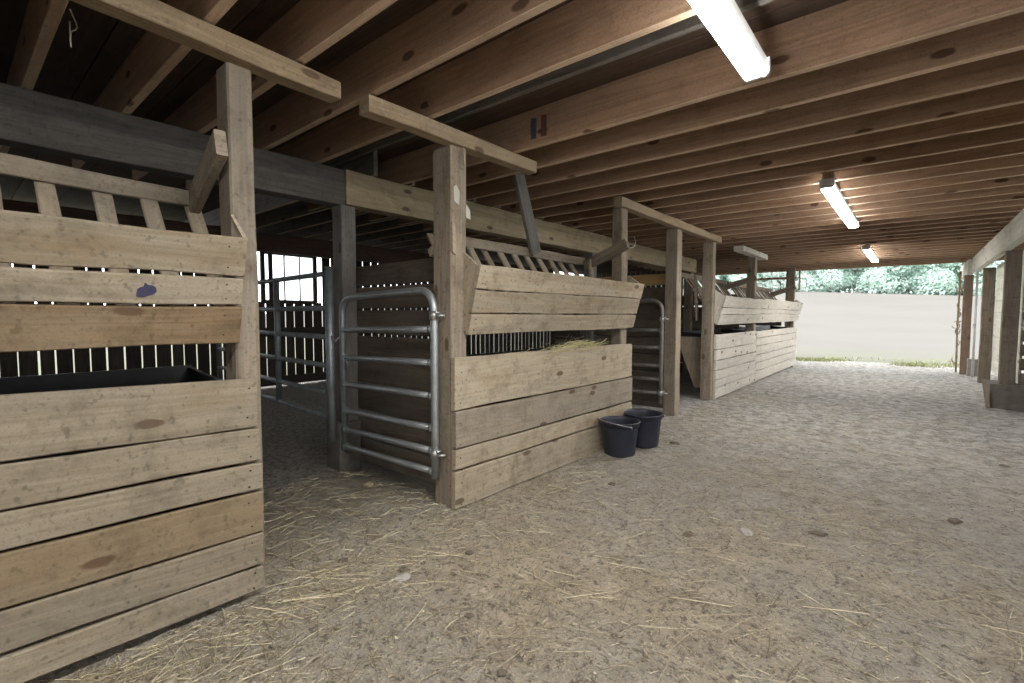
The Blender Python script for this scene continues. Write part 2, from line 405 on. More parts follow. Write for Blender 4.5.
# ------------------------------------------------------------------ ceiling, joists, beams
JZ = 2.515
g = MB()
for k in range(48):
    y = -4.2 + k * .403
    g.board((-9.2, y + .2, 2.79), (4.4, y + .2, 2.79), .398, .03, (0, 1, 0), .001, 3.0)
g.box((-9.3, -4.4, 2.81), (4.5, 15.3, 2.83))
struct(g, 'ceiling', 'subfloor', 'dark loft floorboards above the joists')
ords = ['first', 'second', 'third', 'fourth', 'fifth', 'sixth', 'seventh', 'eighth', 'ninth', 'tenth', 'eleventh', 'twelfth', 'thirteenth', 'fourteenth', 'fifteenth', 'sixteenth', 'seventeenth', 'eighteenth', 'nineteenth', 'twentieth', 'twenty-first', 'twenty-second', 'twenty-third', 'twenty-fourth', 'twenty-fifth', 'twenty-sixth', 'twenty-seventh', 'twenty-eighth', 'twenty-ninth', 'thirtieth', 'thirty-first', 'thirty-second', 'thirty-third', 'thirty-fourth', 'thirty-fifth', 'thirty-sixth', 'thirty-seventh', 'thirty-eighth', 'thirty-ninth', 'fortieth']
ys = [2.806 + .4085 * k for k in range(-7, 31)]
n = len(ys)
for i, y in enumerate(ys):
    k = i - 7
    g = MB()
    if k == -1:
        g.board((-5.4, y + .02, 2.735), (4.2, y + .02, 2.735), .075, .04, (0, 0, 1), .002, .6)
        o = g.build('ceiling_joist', 'old'); tag(o, 'short-depth dark grey ceiling joist in the wide gap left of the nearest light', 'joist', 'brown joists over the aisle'); continue
    yy = y + U(-.008, .008)
    hh = .262 + (.0 if k != 0 else .01)
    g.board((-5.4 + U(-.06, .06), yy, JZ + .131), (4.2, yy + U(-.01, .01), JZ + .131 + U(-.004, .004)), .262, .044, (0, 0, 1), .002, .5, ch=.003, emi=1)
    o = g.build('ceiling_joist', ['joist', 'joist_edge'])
    if k == 0:
        for mx, mm, lb in ((-2.152, 'blue_mark', 'blue paint stripe'), (-2.062, 'red_mark', 'brown paint stripe')):
            g = MB(); g.prism([(mx, yy - .0255, JZ + .05), (mx + .046, yy - .0255, JZ + .046), (mx + .048, yy - .0255, JZ + .19), (mx + .002, yy - .0255, JZ + .196)], (0, .004, 0))
            g.build('paint_stripe', mm, o)['label'] = lb
    tag(o, f'brown ceiling joist over the aisle, {ords[n - 1 - i]} one in from the open outdoor end', 'joist', 'brown joists over the aisle')
g = MB(); g.board((-9.2, 15.20, 2.665), (4.3, 15.20, 2.665), .29, .045)
tag(g.build('rim_board', 'joist'), 'brown rim board closing the joists at the open outdoor end', 'rim board')
for i in range(10):
    y = 2.48 + .4085 * i
    g = MB(); g.board((-9.0, y, JZ + .115), (-3.62, y, JZ + .115), .23, .04, (0, 0, 1), .002, .8, emi=1)  # paler undersides paint in the light reaching the stall joists
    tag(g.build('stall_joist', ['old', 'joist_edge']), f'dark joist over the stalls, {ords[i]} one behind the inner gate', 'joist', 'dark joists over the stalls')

# long beam on the inner posts
g = MB(); g.board((-3.73, -3.2, 2.362), (-3.73, 2.20, 2.362), .29, .14, jit=.003)
tag(g.build('support_beam', 'beam_dark'), 'dark grey beam above the near stalls, ending on the inner post', 'beam', kind='thing')
g = MB(); g.board((-3.72, 2.21, 2.368), (-3.72, 10.6, 2.368), .285, .15, jit=.003)
tag(g.build('support_beam', 'beam'), 'yellowish knotty beam running from the inner post towards the outdoor end', 'beam', kind='thing')
g = MB(); g.board((-7.35, -3.0, 2.375), (-7.35, 10.4, 2.375), .27, .14, jit=.003)
tag(g.build('girder', 'redwood'), 'dark reddish girder deep in the stalls above the bright window', 'beam', kind='thing')
g = MB(); g.board((.97, 3.2, 2.36), (.97, 13.9, 2.36), .31, .1, jit=.003)
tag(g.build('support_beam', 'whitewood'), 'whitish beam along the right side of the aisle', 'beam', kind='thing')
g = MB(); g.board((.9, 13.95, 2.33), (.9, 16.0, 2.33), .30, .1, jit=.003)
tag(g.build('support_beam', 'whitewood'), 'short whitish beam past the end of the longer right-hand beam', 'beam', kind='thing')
# ------------------------------------------------------------------ posts
def post(x0, x1, y0, y1, z1, mat, label, z0=-.06, group='aisle posts', jit=.0025):
    g = MB(); cx, cy = (x0 + x1) / 2, (y0 + y1) / 2
    g.board((cx, cy, z0), (cx, cy, z1), x1 - x0, y1 - y0, (1, 0, 0), jit, .28, ch=.008)
    return tag(g.build('wooden_post', mat), label, 'post', group)
HB = 2.41
post(-2.475, -2.34, .85, .955, HB, 'post', 'weathered post behind the pale planks at the left of the stall opening')
post(-2.52, -2.34, 2.17, 2.315, HB, 'post', 'worn post with paper tags that carries the galvanised gate')
post(-2.455, -2.34, 4.565, 4.70, HB, 'post', 'post at the far end of the hay feeder beside the buckets')
post(-2.50, -2.34, 6.10, 6.26, HB, 'post', 'post hinging the second gate, past the buckets')
post(-2.50, -2.34, 7.53, 7.65, HB, 'post', 'post at the near end of the far pale feeders')
post(-2.49, -2.34, 10.03, 10.18, HB, 'post', 'post between the two far pale feeders under the short white header')
post(-2.48, -2.34, 14.0, 14.13, JZ, 'post', 'last aisle post before the open field')
post(-2.70, -2.60, 14.9, 15.0, JZ, 'post', 'thin post outside the last aisle post', group='end posts')
post(-3.80, -3.65, 2.16, 2.295, 2.215, 'old', 'dark inner post under the beam joint behind the gates', group='inner posts')
post(-3.80, -3.65, 6.20, 6.34, 2.22, 'old', 'inner post far behind the buckets, glimpsed above the hay feeder', group='inner posts')
post(-3.80, -3.65, 10.3, 10.44, 2.22, 'post', 'inner post under the far end of the yellowish beam', group='inner posts')
g = MB(); g.board((-3.76, 2.21, -.06), (-3.76, 2.21, .40), .25, .2, (1, 0, 0), .006, .15, ch=.02)
o = g.build('footing_block', 'block'); tag(o, 'grey footing block at the foot of the dark inner post', 'block')
# headers
def header(y0, y1, mat, label, w=.095, dx=0.0):
    g = MB(); g.board((-2.345 + dx, y0, 2.458), (-2.345, y1, 2.458), .094, w, (0, 0, 1), .003)
    tag(g.build('header_beam', mat), label, 'header', 'headers on the aisle posts', 'thing')
header(-.6, 1.37, 'header', 'header lying over the leftmost post, running out of view', dx=.125)
header(1.54, 3.04, 'header', 'header timber on top of the post with paper tags')
header(4.48, 7.78, 'header', 'long header spanning the three posts past the buckets')
header(8.9, 10.66, 'whitewood', 'short whitish header on the post between the far feeders', .16)

# ------------------------------------------------------------------ hay feeders
def feeder(y0, y1, seams, useams, mat, umat, label, bars, rail, rtop=(-2.17, 1.63), barmat='header', nboard=None, ygap=0.0, xb=-2.3, endw=(1, 1), splits=None, trough_y=None, mis={}, umis={}, uend=0.0, lip=1.04, lean=0.0, toff=.23):
    root = empty('hay_feeder', (-2.4, (y0 + y1) / 2, 0), label, 'feeder', 'hay feeders along the aisle')
    g = MB()
    for k, (a, b) in enumerate(zip(seams[:-1], seams[1:])):
        gp = U(.006, .013)
        e0, e1 = U(-.006, .006), U(-.012, .012)
        tilt = U(-.004, .004)
        g.board((xb - .019 + U(-.002, .002), y0 + e0, (a + b) / 2 + lean), (xb - .019, y1 + e1, (a + b) / 2 + tilt), b - a - gp, .036, jit=.0028, bow=U(-.004, .004), mi=mis.get(k, 0))
        for yy in (y1 - .05, y0 + .05):
            for zz in ((a + b) / 2 - (b - a) * .28, (a + b) / 2 + (b - a) * .28):
                g.nail((xb + .0, yy + U(-.012, .012), zz), (1, 0, 0))
    g.build('lower_panel', [mat, 'nail', 'plank_grey', 'plank_brown', 'plank_ochre'], root)
    # sloping rack front
    zb, zt = useams[0], useams[-1]; dx = rtop[0] - xb
    def px(z): return xb + dx * (z - zb) / (zt - zb)
    g = MB(); nrm = Vector((zt - zb, 0, -dx)).normalized()
    for k, (a, b) in enumerate(zip(useams[:-1], useams[1:])):
        zm = (a + b) / 2; wd = Vector((dx, 0, zt - zb)); hgt = (b - a) / (zt - zb) * wd.length
        c = Vector((px(zm), 0, zm)) - nrm * .014
        sa = U(-.004, .01)
        g.board((c.x, y0 + ygap + U(-.008, .008), c.z), (c.x, y1 + sa - uend, c.z + U(-.004, .004)), hgt - U(.007, .012), .027, wd, .0032, bow=U(-.005, .005), mi=umis.get(k, 0))
        for yy in (y0 + ygap + .05, y1 - .06 - uend):
            for q in (-.25, .25):
                pz = zm + (b - a) * q; g.nail((px(pz), yy, pz), nrm)
    g.build('upper_panel', [umat, 'nail', 'plank_grey', 'plank_brown', 'plank_ochre'], root)
    # triangular end boards
    for yy, dy, on in ((y0 + ygap + .004, .024, endw[0]), (y1 - .034, .024, endw[1])):
        if not on: continue
        g = MB()
        g.prism([(xb - .03, yy, zb + .02), (px(zt) - .032, yy, zt - .01), (px(zt) - .17, yy, zt + .09), (xb - .10, yy, zt + .02), (xb - .08, yy, zb + .1)], (0, dy, 0))
        g.build('end_board', umat, root)
    # bars sloping back to the rail
    (ra, rb) = rail
    for y in bars:
        f = (y - ra[1]) / (rb[1] - ra[1]); rz = ra[2] + (rb[2] - ra[2]) * f; rx = ra[0] + (rb[0] - ra[0]) * f
        g = MB(); g.board((xb - .05, y + U(-.006, .006), zb + .03), (rx - .045, y + U(-.012, .012), rz + U(-.01, .03)), BARW, .022, (0, 1, 0), .002)
        g.build('rack_bar', barmat, root)
    g = MB(); g.board(ra, rb, .08, .04, (0, 0, 1), .003); g.build('rack_rail', barmat, root)
    # trough behind the lower panel
    g = MB(); ty0, ty1 = trough_y or (y0 + .16, y1 - .16)
    prof = [(xb - .06, 1.0), (xb - .075, 1.0), (xb - .14, .34), (xb - .34, .34), (xb - .60, lip), (xb - .62, lip), (xb - .355, .31), (xb - .125, .31)]
    g.prism([(x, ty0, z) for x, z in prof], (0, ty1 - ty0, 0))
    g.prism([(x, ty0, z) for x, z in ((xb - .07, .99), (xb - .14, .33), (xb - .35, .33), (xb - .60, lip - .01))], (0, .02, 0))
    g.prism([(x, ty1 - .02, z) for x, z in ((xb - .07, .99), (xb - .14, .33), (xb - .35, .33), (xb - .60, lip - .01))], (0, .02, 0))
    tr = g.build('trough', 'rubber', root)
    for yy in (y0 + toff, y1 - .26):
        g = MB(); g.prism([(x, yy, z) for x, z in ((xb - .05, .88), (xb - .11, .16), (xb - .34, .16), (xb - .62, .88), (xb - .58, .96), (xb - .05, .96))], (0, .03, 0)); g.build('trough_end', 'plank_worn', root)
    return root
BARW = .066
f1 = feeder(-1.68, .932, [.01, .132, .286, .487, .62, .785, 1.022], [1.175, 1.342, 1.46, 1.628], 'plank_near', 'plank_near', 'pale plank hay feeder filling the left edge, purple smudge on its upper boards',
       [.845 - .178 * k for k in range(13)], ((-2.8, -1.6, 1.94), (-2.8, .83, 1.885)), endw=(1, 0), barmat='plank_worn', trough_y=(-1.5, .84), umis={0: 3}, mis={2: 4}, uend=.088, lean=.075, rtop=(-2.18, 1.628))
g = MB()   # purple smudge on the second board of the upper panel
cx = Vector((-2.238, .505, 1.395)); wd = Vector((.12, 0, .455)).normalized(); pts = []
for a, r in zip(range(0, 360, 24), (.036, .034, .028, .022, .03, .017, .021, .028, .03, .038, .03, .024, .02, .022, .03)):
    t = math.radians(a); pts.append(cx + Vector((0, 1, 0)) * (r * .95 * math.cos(t)) + wd * (r * 1.05 * math.sin(t)))
g.prism(pts, (.003, 0, -.0008)); sm = g.build('paint_smudge', 'purple', f1); sm['label'] = 'dark purple paint smudge'
# brace from the post down to the rack rail
g = MB(); g.board((-2.27, .795, 2.03), (-2.80, .84, 1.87), .115, .045, (0, 0, 1), .004); g.build('brace', 'post', f1)

f2 = feeder(2.162, 4.765, [-.035, .225, .375, .635, 1.0], [1.165, 1.31, 1.472, 1.635], 'plank', 'plank', 'plank hay feeder between the gate post and the buckets, hay showing in its slot',
       [2.42 + .19 * k for k in range(11)], ((-2.80, 2.62, 1.897), (-2.80, 4.56, 1.892)), barmat='plank_worn', ygap=.118, endw=(1, 1), rtop=(-2.172, 1.635), trough_y=(2.35, 4.5), mis={2: 2}, lip=.965, lean=.03)
g = MB(); g.board((-2.245, 4.50, 2.03), (-2.76, 4.54, 1.84), .105, .045, (0, 0, 1), .004); g.build('brace', 'post', f2)
g = MB(); g.board((-2.66, 4.52, 1.62), (-2.50, 4.52, 1.15), .07, .03, (0, 1, 0), .003); g.board((-2.66, 4.52, 1.62), (-2.68, 4.52, 1.9), .07, .03, (0, 1, 0), .003); g.build('back_stud', 'plank_worn', f2)

f3 = feeder(7.65, 10.09, [.01, .18, .30, .445, .60, .77, 1.01], [1.15, 1.31, 1.42, 1.60], 'plank_pale', 'plank_pale', 'daylight-paled hay feeder next to the long header, with a triangular end board',
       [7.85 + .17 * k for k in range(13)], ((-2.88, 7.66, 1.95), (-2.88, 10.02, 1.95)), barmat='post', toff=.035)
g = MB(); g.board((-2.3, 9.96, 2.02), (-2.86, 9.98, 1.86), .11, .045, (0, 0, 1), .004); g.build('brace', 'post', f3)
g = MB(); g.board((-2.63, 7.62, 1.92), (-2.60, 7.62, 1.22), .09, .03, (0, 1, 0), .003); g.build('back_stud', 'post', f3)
f4 = feeder(10.10, 14.3, [.02, .22, .38, .53, .705, .86, 1.0], [1.15, 1.33, 1.43, 1.625], 'plank_pale', 'plank_pale', 'daylight-paled hay feeder farthest away, reaching the open outdoor end',
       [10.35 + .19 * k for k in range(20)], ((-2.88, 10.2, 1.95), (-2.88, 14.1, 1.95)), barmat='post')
g = MB(); g.board((-2.3, 13.93, 2.02), (-2.86, 13.95, 1.84), .11, .045, (0, 0, 1), .004); g.build('brace', 'post', f4)

# board hanging from the joists to the second feeder's rail
g = MB(); g.board((-2.72, 3.33, 2.56), (-2.745, 3.63, 1.88), .13, .04, (0, 1, 0), .003)
tag(g.build('hanger_board', 'old'), 'grey board hanging from the joists down to the hay rack rail', 'board')
# bedding end: boards and rails above the far feeders
g = MB(); g.board((-3.5, 14.6, 2.30), (-2.4, 14.6, 2.30), .06, .04); tag(g.build('cross_rail', 'joist'), 'thin brown rail across the opening left of the last aisle post', 'rail')
g = MB(); g.board((-2.28, 14.3, 1.95), (-2.28, 14.3, 2.52), .09, .03, (0, 1, 0)); tag(g.build('hanger_board', 'joist'), 'short brown board hanging beside the last aisle post', 'board')

# ------------------------------------------------------------------ stall dividers
def divider(x0, x1, y, zs, mat, label, topmat=None):
    g = MB()
    for k, (a, b) in enumerate(zip(zs[:-1], zs[1:])):
        g.board((x0, y, (a + b) / 2), (x1, y, (a + b) / 2 + U(-.01, .01)), b - a - U(.012, .022), .035, jit=.003, mi=1 if topmat and b == zs[-1] else 0)
    return tag(g.build('stall_divider', [mat, topmat or mat]), label, 'divider', 'stall dividers', 'thing')
divider(-3.88, -2.42, 2.325, [.03, .25, .48, .72, .93, 1.14, 1.35, 1.545, 1.73], 'divider', 'dark board divider behind the galvanised gate')
divider(-3.9, -2.44, 6.29, [.03, .27, .52, .77, 1.0, 1.25, 1.48, 1.70, 1.87], 'divider', 'dark board divider behind the second gate, amber top board', 'amber')
divider(-8.9, -2.75, 14.75, [.0, .25, .5, .75, 1.0, 1.25, 1.48], 'divider', 'dark board divider at the outdoor end, behind the farthest feeder')
divider(-7.5, -2.75, 10.6, [.02, .25, .5, .75, 1.0, 1.25, 1.5, 1.74], 'divider', 'dark board divider crossing the stalls far back, behind the far feeder posts')

# ------------------------------------------------------------------ gates
def arc(c, a, b, r, k=6):   # quarter from direction a to direction b
    return [Vector(c) + Vector(a) * r * math.cos(t * math.pi / 2 / k) + Vector(b) * r * math.sin(t * math.pi / 2 / k) for t in range(k + 1)]
def gate(p0, p1, zt, zb, rails, label, mat, r=.026, rc=.13, hinges=(), stop_at=None):
    p0, p1 = Vector(p0), Vector(p1); d = (p1 - p0); d.z = 0; L = d.length; d.normalize(); up = Vector((0, 0, 1))
    sag = p1.z - p0.z
    root = empty('tube_gate', (p0.x, p0.y, 0), label, 'gate', 'metal tube gates')
    def P(s, z): q = p0 + d * s; return Vector((q.x, q.y, z + sag * s / L))
    g = MB()
    pts = [P(0, zb)] + arc(P(rc, zt - rc), -d, up, rc) + arc(P(L - rc, zt - rc), up, d, rc) + [P(L, zb + .02)]
    pts = [pts[0]] + [P(0, zb + (zt - rc - zb) * f) for f in (.33, .66)] + pts[1:]
    g.tube(pts, r, 12); g.build('frame', mat, root)
    for z in rails:
        g = MB(); g.tube([P(.012, z), P(L * .33, z + U(-.004, .004)), P(L * .66, z), P(L - .012, z)], r * .86, 10)
        for s in (.03, L - .03): g.tube([P(s - .014, z), P(s + .014, z)], r * 1.05, 10)
        g.build('rail', mat, root)
    for z in hinges:
        g = MB(); g.tube([P(0, z - .03), P(0, z + .03)], r * 1.25, 12); q = P(0, z)
        g.tube([q, q + Vector((.06, -.012, 0)), q + Vector((.085, .02, 0))], .011, 8); g.tube([q + Vector((.035, -.02, .02)), q + Vector((.035, .03, .02))], .009, 8)
        g.build('hinge', 'wire', root)
    return root, P
g1, P1 = gate((-2.462, 2.125, 0), (-3.63, 2.14, -.03), 1.475, .19, [1.21, .98, .755, .535, .378, .235], 'galvanised tube gate on the post with paper tags, folded against the divider', 'steel', .027, .14, (1.30, .36))
for z in (1.20, .97, .74): pass
g = MB(); g.tube([P1(1.13, 1.0), P1(1.10, .93), P1(1.12, .88), P1(1.155, .92), P1(1.15, .99)], .006, 6); g.build('latch_chain', 'wire', g1)
g2, P2 = gate((-2.515, 6.06, 0), (-3.6, 6.10, -.02), 1.50, .13, [1.11, .88, .64, .46, .275], 'brownish, shade-darkened tube gate on the post past the buckets', 'steel_shaded', .027, .14, (1.25, .28))
# long inner gate with square corners and a middle upright
root = empty('tube_gate', (-3.52, 1.97, 0), 'dull grey long tube gate deep in the stall opening', 'gate', 'metal tube gates')
def P3(s, z): return Vector((-3.52 - s * .996, 1.965 + s * .06, z))
def drop(s): return 0.0
g = MB(); g.tube([P3(0, .30), P3(0, .8), P3(0, 1.68)], .034, 12); g.build('hinge_upright', 'steel_dark', root)
g = MB(); g.tube([P3(1.06, .47), P3(1.06, 1.63)], .026, 10); g.build('middle_upright', 'steel_dark', root)
g = MB(); g.tube([P3(2.9, .47), P3(2.9, 1.63)], .026, 10); g.build('end_upright', 'steel_dark', root)
for z in (1.63, 1.36, 1.13, .90, .68, .49):
    g = MB(); g.tube([P3(0, z), P3(1.5, z), P3(2.9, z)], .022, 10); g.build('rail', 'steel_dark', root)
g = MB(); g.tube([P3(-.02, 1.14), P3(-.09, 1.10), P3(-.14, 1.13)], .008, 6); g.build('latch_chain', 'wire', root)

# ------------------------------------------------------------------ back wall, window, end wall
g = MB(); y = -4.0; WX = -9.0
wy0, wy1, wz0, wz1 = 3.74, 4.72, 1.55, 2.44
while y < 15.0:
    w = U(.14, .19); gap = U(.013, .022)
    if y + w > wy0 and y < wy1:
        g.board((WX, y + w / 2, .12), (WX, y + w / 2, wz0), w, .012, (0, 1, 0), .002, .8)
        g.board((WX, y + w / 2, wz1), (WX, y + w / 2, 2.50), w, .012, (0, 1, 0), .002, .8)
    else:
        g.board((WX, y + w / 2, .12), (WX, y + w / 2, 2.50), w, .012, (0, 1, 0), .002, .8)
    y += w + gap
for z in (.10, 1.0): g.board((WX + .05, -4, z), (WX + .05, 15, z), .16, .05, (0, 0, 1), .002, 1.5)
struct(g, 'wall_back', 'backwall', 'dark slatted back wall with daylight between its boards')
w = empty('window_1', (WX, 4.23, wz0), 'bright milky window of three panes in the dark back wall', None); w['kind'] = 'structure'
g = MB()
for yy in (wy0 + .0, wy1): g.board((WX + .03, yy, wz0), (WX + .03, yy, wz1), .07, .06, (0, 1, 0))
for zz in (wz0, wz1): g.board((WX + .03, wy0, zz), (WX + .03, wy1, zz), .07, .06)
g.build('window_frame', 'backwall', w)
for k, yy in enumerate((wy0 + .14, wy0 + .39, wy0 + .68)):
    g = MB(); g.board((WX + .03, yy, wz0), (WX + .03, yy, wz1), .075 if k == 0 else .022, .03, (0, 1, 0)); g.build('mullion', 'backwall', w)
g = MB(); g.box((WX + .002, wy0, wz0), (WX + .008, wy1, wz1)); g.build('pane', 'glass', w)
g = MB(); x = -9.0
while x < -5.3:
    ww = U(.14, .17); g.board((x + ww / 2, 15.05, .05), (x + ww / 2, 15.05, 2.76), ww, .022, (1, 0, 0), .002, .8); x += ww + U(.015, .03)
struct(g, 'wall_end', 'backwall', 'dark slatted end wall of the stalls')

# ------------------------------------------------------------------ right side
post(.97, 1.13, 9.60, 9.78, 2.205, 'post_dark', 'shade-darkened post standing on the concrete footing at the right edge', z0=.30, group='right side posts')
post(1.0, 1.17, 12.75, 12.90, 2.205, 'post_dark', 'grey brown post near the outdoor end of the whitish beam', group='right side posts')
post(.83, .98, 14.4, 14.53, 2.18, 'rust_post', 'orange brown post under the short whitish beam', group='right side posts')
g = MB()
for k in range(9): g.board((1.19, 9.79, .36 + .22 * k), (1.19, 12.74, .36 + .22 * k), .216, .03, jit=.001)  # whitish wood here paints in the outside light on these planks
tag(g.build('plank_siding', 'whitewood'), 'daylight-paled planks between the two right side posts', 'siding')
g = MB(); g.board((1.75, 9.85, -.06), (1.75, 9.85, .33), 1.75, .62, (1, 0, 0), .006, .2, ch=.03)
tag(g.build('concrete_footing', 'block'), 'dirty concrete footing at the right edge', 'footing')
g = MB(); g.board((.86, 9.46, -.01), (.805, 9.50, .40), .05, .04, (1, 0, 0)); tag(g.build('wooden_stake', 'post'), 'grey stake leaning on the concrete footing', 'stake')
g = MB(); g.board((1.03, 14.2, -.05), (1.03, 14.2, .37), .19, .18, (1, 0, 0), .005, .2, ch=.01); tag(g.build('footing_block', 'concrete'), 'pale block at the foot of the white pipe', 'block')
g = MB(); g.tube([(.99, 13.75, 0.0), (.99, 13.75, 2.2)], .022, 10); g.tube([(.99, 13.72, 1.15), (.955, 13.69, 1.12), (.975, 13.69, 1.05)], .012, 8)
tag(g.build('water_pipe', 'casing'), 'thin white upright pipe beside the pale block', 'pipe')
g = MB()
for k in range(11): g.board((2.9, 8.2, .15 + .235 * k), (2.9, 15, .15 + .235 * k), .2 if k not in (4, 6) else .09, .03)
struct(g, 'wall_right', 'divider', 'gappy board wall of the right side room')
g = MB()
for k in (0, 1, 2, 3, 4, 9, 10, 11): g.board((4.35, -4.3, .12 + .235 * k), (4.35, 8.2, .12 + .235 * k), .23, .03)  # unseen wall; middle courses left out to let in sky fill
for y in (-4.2, -2, .2, 2.4, 4.6, 6.8): g.board((4.40, y, 0), (4.40, y, 2.75), .12, .1, (0, 1, 0))
g.board((2.9, 8.2, 1.4), (4.35, 8.2, 1.4), 2.8, .03)
struct(g, 'wall_side', 'divider', 'unseen right side board wall, open band added for sky fill')
g = MB()
for k in range(12): g.board((-9.1, -4.35, .12 + .235 * k), (4.35, -4.35, .12 + .235 * k), .23, .03)  # unseen wall, added to keep sky light off the joist faces
struct(g, 'wall_near', 'divider', 'unseen dark board wall added to close the near end')
g = MB()
for k in range(8): g.board((1.17, 9.62, .42 + .2 * k if k < 4 else .50 + .2 * k), (2.9, 9.62, .42 + .2 * k if k < 4 else .50 + .2 * k), .16 if k < 4 else .10, .03)
tag(g.build('slat_partition', 'divider'), 'slatted partition behind the post on the footing', 'partition', None, 'thing')
# dry climbing twigs on the far post
g = MB()
for k in range(26):
    x, y, z = .80 + U(-.04, .03), 14.9 + U(-.1, .2), U(.15, 2.2); p = [Vector((x, y, z))]
    for _ in range(4): p.append(p[-1] + Vector((U(-.05, .04), U(-.06, .06), U(-.03, .12))))
    g.tube(p, .009, 5)
g.tube([(.80, 14.95, 0), (.79, 14.97, 1.1), (.80, 14.95, 2.3)], .02, 6)
tag(g.build('dry_vine', 'leafbits'), 'dry vine climbing beside the orange brown post', 'vine')

# ------------------------------------------------------------------ fluorescent lights
def fixture(y0):
    root = empty('strip_light', (-.66, y0, 2.44), 'fluorescent strip light', 'light', 'strip lights under the joists')
    L = 2.55; x = -.66
    g = MB(); g.box((x - .046, y0, 2.4465), (x + .046, y0 + L, 2.512)); g.build('housing', 'casing', root)
    g = MB(); prof = [(x - .054, 2.446), (x - .045, 2.437), (x, 2.431), (x + .045, 2.437), (x + .054, 2.446)]
    g.prism([(a, y0 + .025, b) for a, b in prof], (0, L - .05, 0)); g.build('diffuser', 'lamp', root)
    for yy in (y0, y0 + L - .024):
        g = MB(); g.prism([(a, yy, b) for a, b in [(x - .057, 2.512), (x - .057, 2.449), (x - .046, 2.433), (x + .046, 2.433), (x + .057, 2.449), (x + .057, 2.512)]], (0, .024, 0))
        for s in (-1, 1): g.tube([(x + s * .035, yy + .012, 2.43), (x + s * .035, yy + .012, 2.45)], .01, 8)
        g.build('end_cap', 'casing', root)
    return root
L1 = fixture(.02)
lamps = [('fluorescent strip light nearest, cut off by the top of the photo', .02), ('fluorescent strip light in the middle of the row along the ceiling', 5.1), ('fluorescent strip light farthest along, close to the outdoor opening', 10.3)]
for i, (lb, y) in enumerate(lamps):
    o = L1 if i == 0 else copy_tree(L1)
    o.location.y = y; o.location.x = (-.615, -.63, -.66)[i]; o['label'] = lb
o = copy_tree(L1); o.location.y = -4.0; o['label'] = 'fluorescent strip light at the unseen near end of the row'

# ------------------------------------------------------------------ buckets
def bucket(cx, cy, label, bail_a):
    z0 = gz(cx, cy) - .004
    root = empty('feed_bucket', (cx, cy, z0), label, 'bucket', 'black buckets by the hay feeder')
    g = MB(); H = .33; K = 1.15
    prof = [(0.0, .004), (.118, .004), (.124, .012), (.128, .03), (.150, H - .055), (.152, H - .05), (.158, H - .048), (.160, H - .02), (.164, H - .018), (.168, H - .008), (.166, H), (.158, H), (.153, H - .008), (.151, H - .03), (.147, H - .06), (.122, .03), (.115, .022), (0, .02)]
    prof = [(r * K, z) for r, z in prof]
    g.lathe(prof, (cx, cy, z0), 44); body = g.build('body', 'bucket', root)
    a = bail_a
    for s in (0, math.pi):
        g = MB(); p = Vector((cx + .163 * K * math.cos(a + s), cy + .163 * K * math.sin(a + s), z0 + H - .03)); q = Vector((math.cos(a + s), math.sin(a + s), 0))
        g.tube([p - q * .006, p + q * .014], .016, 10); g.build('ear', 'bucket', root)
    g = MB(); ax = Vector((math.cos(a), math.sin(a), 0)); pr = Vector((-math.sin(a), math.cos(a), 0)); pts = []
    for k in range(25):
        t = math.pi * k / 24; pts.append(Vector((cx, cy, z0 + H - .03)) + ax * (.176 * K * math.cos(t)) + (pr * .17 * K + Vector((0, 0, .045))) * math.sin(t))
    pts = [pts[0] - Vector((0, 0, .02))] + pts + [pts[-1] - Vector((0, 0, .02))]
    g.tube(pts, .0042, 6); g.build('bail', 'wire', root)
    return root
bucket(-2.10, 4.10, 'black bucket in front, nearer one of the pair at the feeder corner', math.radians(150))
bucket(-2.035, 4.48, 'black bucket behind the other, at the foot of the feeder end post', math.radians(40))

# ------------------------------------------------------------------ small things on posts
g = MB(); g.prism([(-2.336, 2.195, 2.05), (-2.336, 2.238, 2.03), (-2.336, 2.245, 2.12), (-2.336, 2.215, 2.16), (-2.336, 2.19, 2.14)], (.004, 0, 0)); tag(g.build('paper_tag', 'paper'), 'torn white paper tag high on the gate post', 'tag', 'tags on the gate post')
g = MB(); g.prism([(-2.336, 2.17, 1.72), (-2.336, 2.20, 1.70), (-2.336, 2.195, 1.90), (-2.336, 2.17, 1.91)], (.012, 0, 0)); tag(g.build('wood_shim', 'plank'), 'pale wood shim nailed low on the gate post', 'shim', 'tags on the gate post')
g = MB(); g.prism([(-2.335, 2.30, 1.96), (-2.335, 2.345, 1.95), (-2.335, 2.335, 2.02), (-2.335, 2.30, 2.05)], (.005, 0, 0)); tag(g.build('paper_tag', 'paper'), 'white paper scrap sticking out right of the gate post', 'tag', 'tags on the gate post')
g = MB(); g.board((-2.59, 2.23, 1.735), (-2.515, 2.23, 1.765), .06, .08, (0, 0, 1)); tag(g.build('wood_block', 'plank'), 'small pale wood block left of the gate post above the gate', 'block')
g = MB(); g.prism([(-2.30, 2.24, 2.40), (-2.30, 2.26, 2.39), (-2.298, 2.262, 2.29), (-2.298, 2.245, 2.285)], (.006, 0, 0)); tag(g.build('wood_splinter', 'plank'), 'pale splinter hanging where the header meets the gate post', 'splinter')
g = MB(); g.prism([(-2.335, .842, 1.74), (-2.335, .850, 1.745), (-2.315, .905, 1.635), (-2.315, .890, 1.625)], (.01, 0, .004)); tag(g.build('wood_splinter', 'plank'), 'pale splinter sticking off the leftmost post above the feeder boards', 'splinter')
g = MB(); g.tube([(-2.64, .385, 2.53), (-2.642, .394, 2.505), (-2.648, .403, 2.487), (-2.656, .407, 2.474), (-2.663, .402, 2.464), (-2.664, .393, 2.458), (-2.661, .387, 2.448), (-2.662, .385, 2.42), (-2.666, .387, 2.39)], .0028, 5)
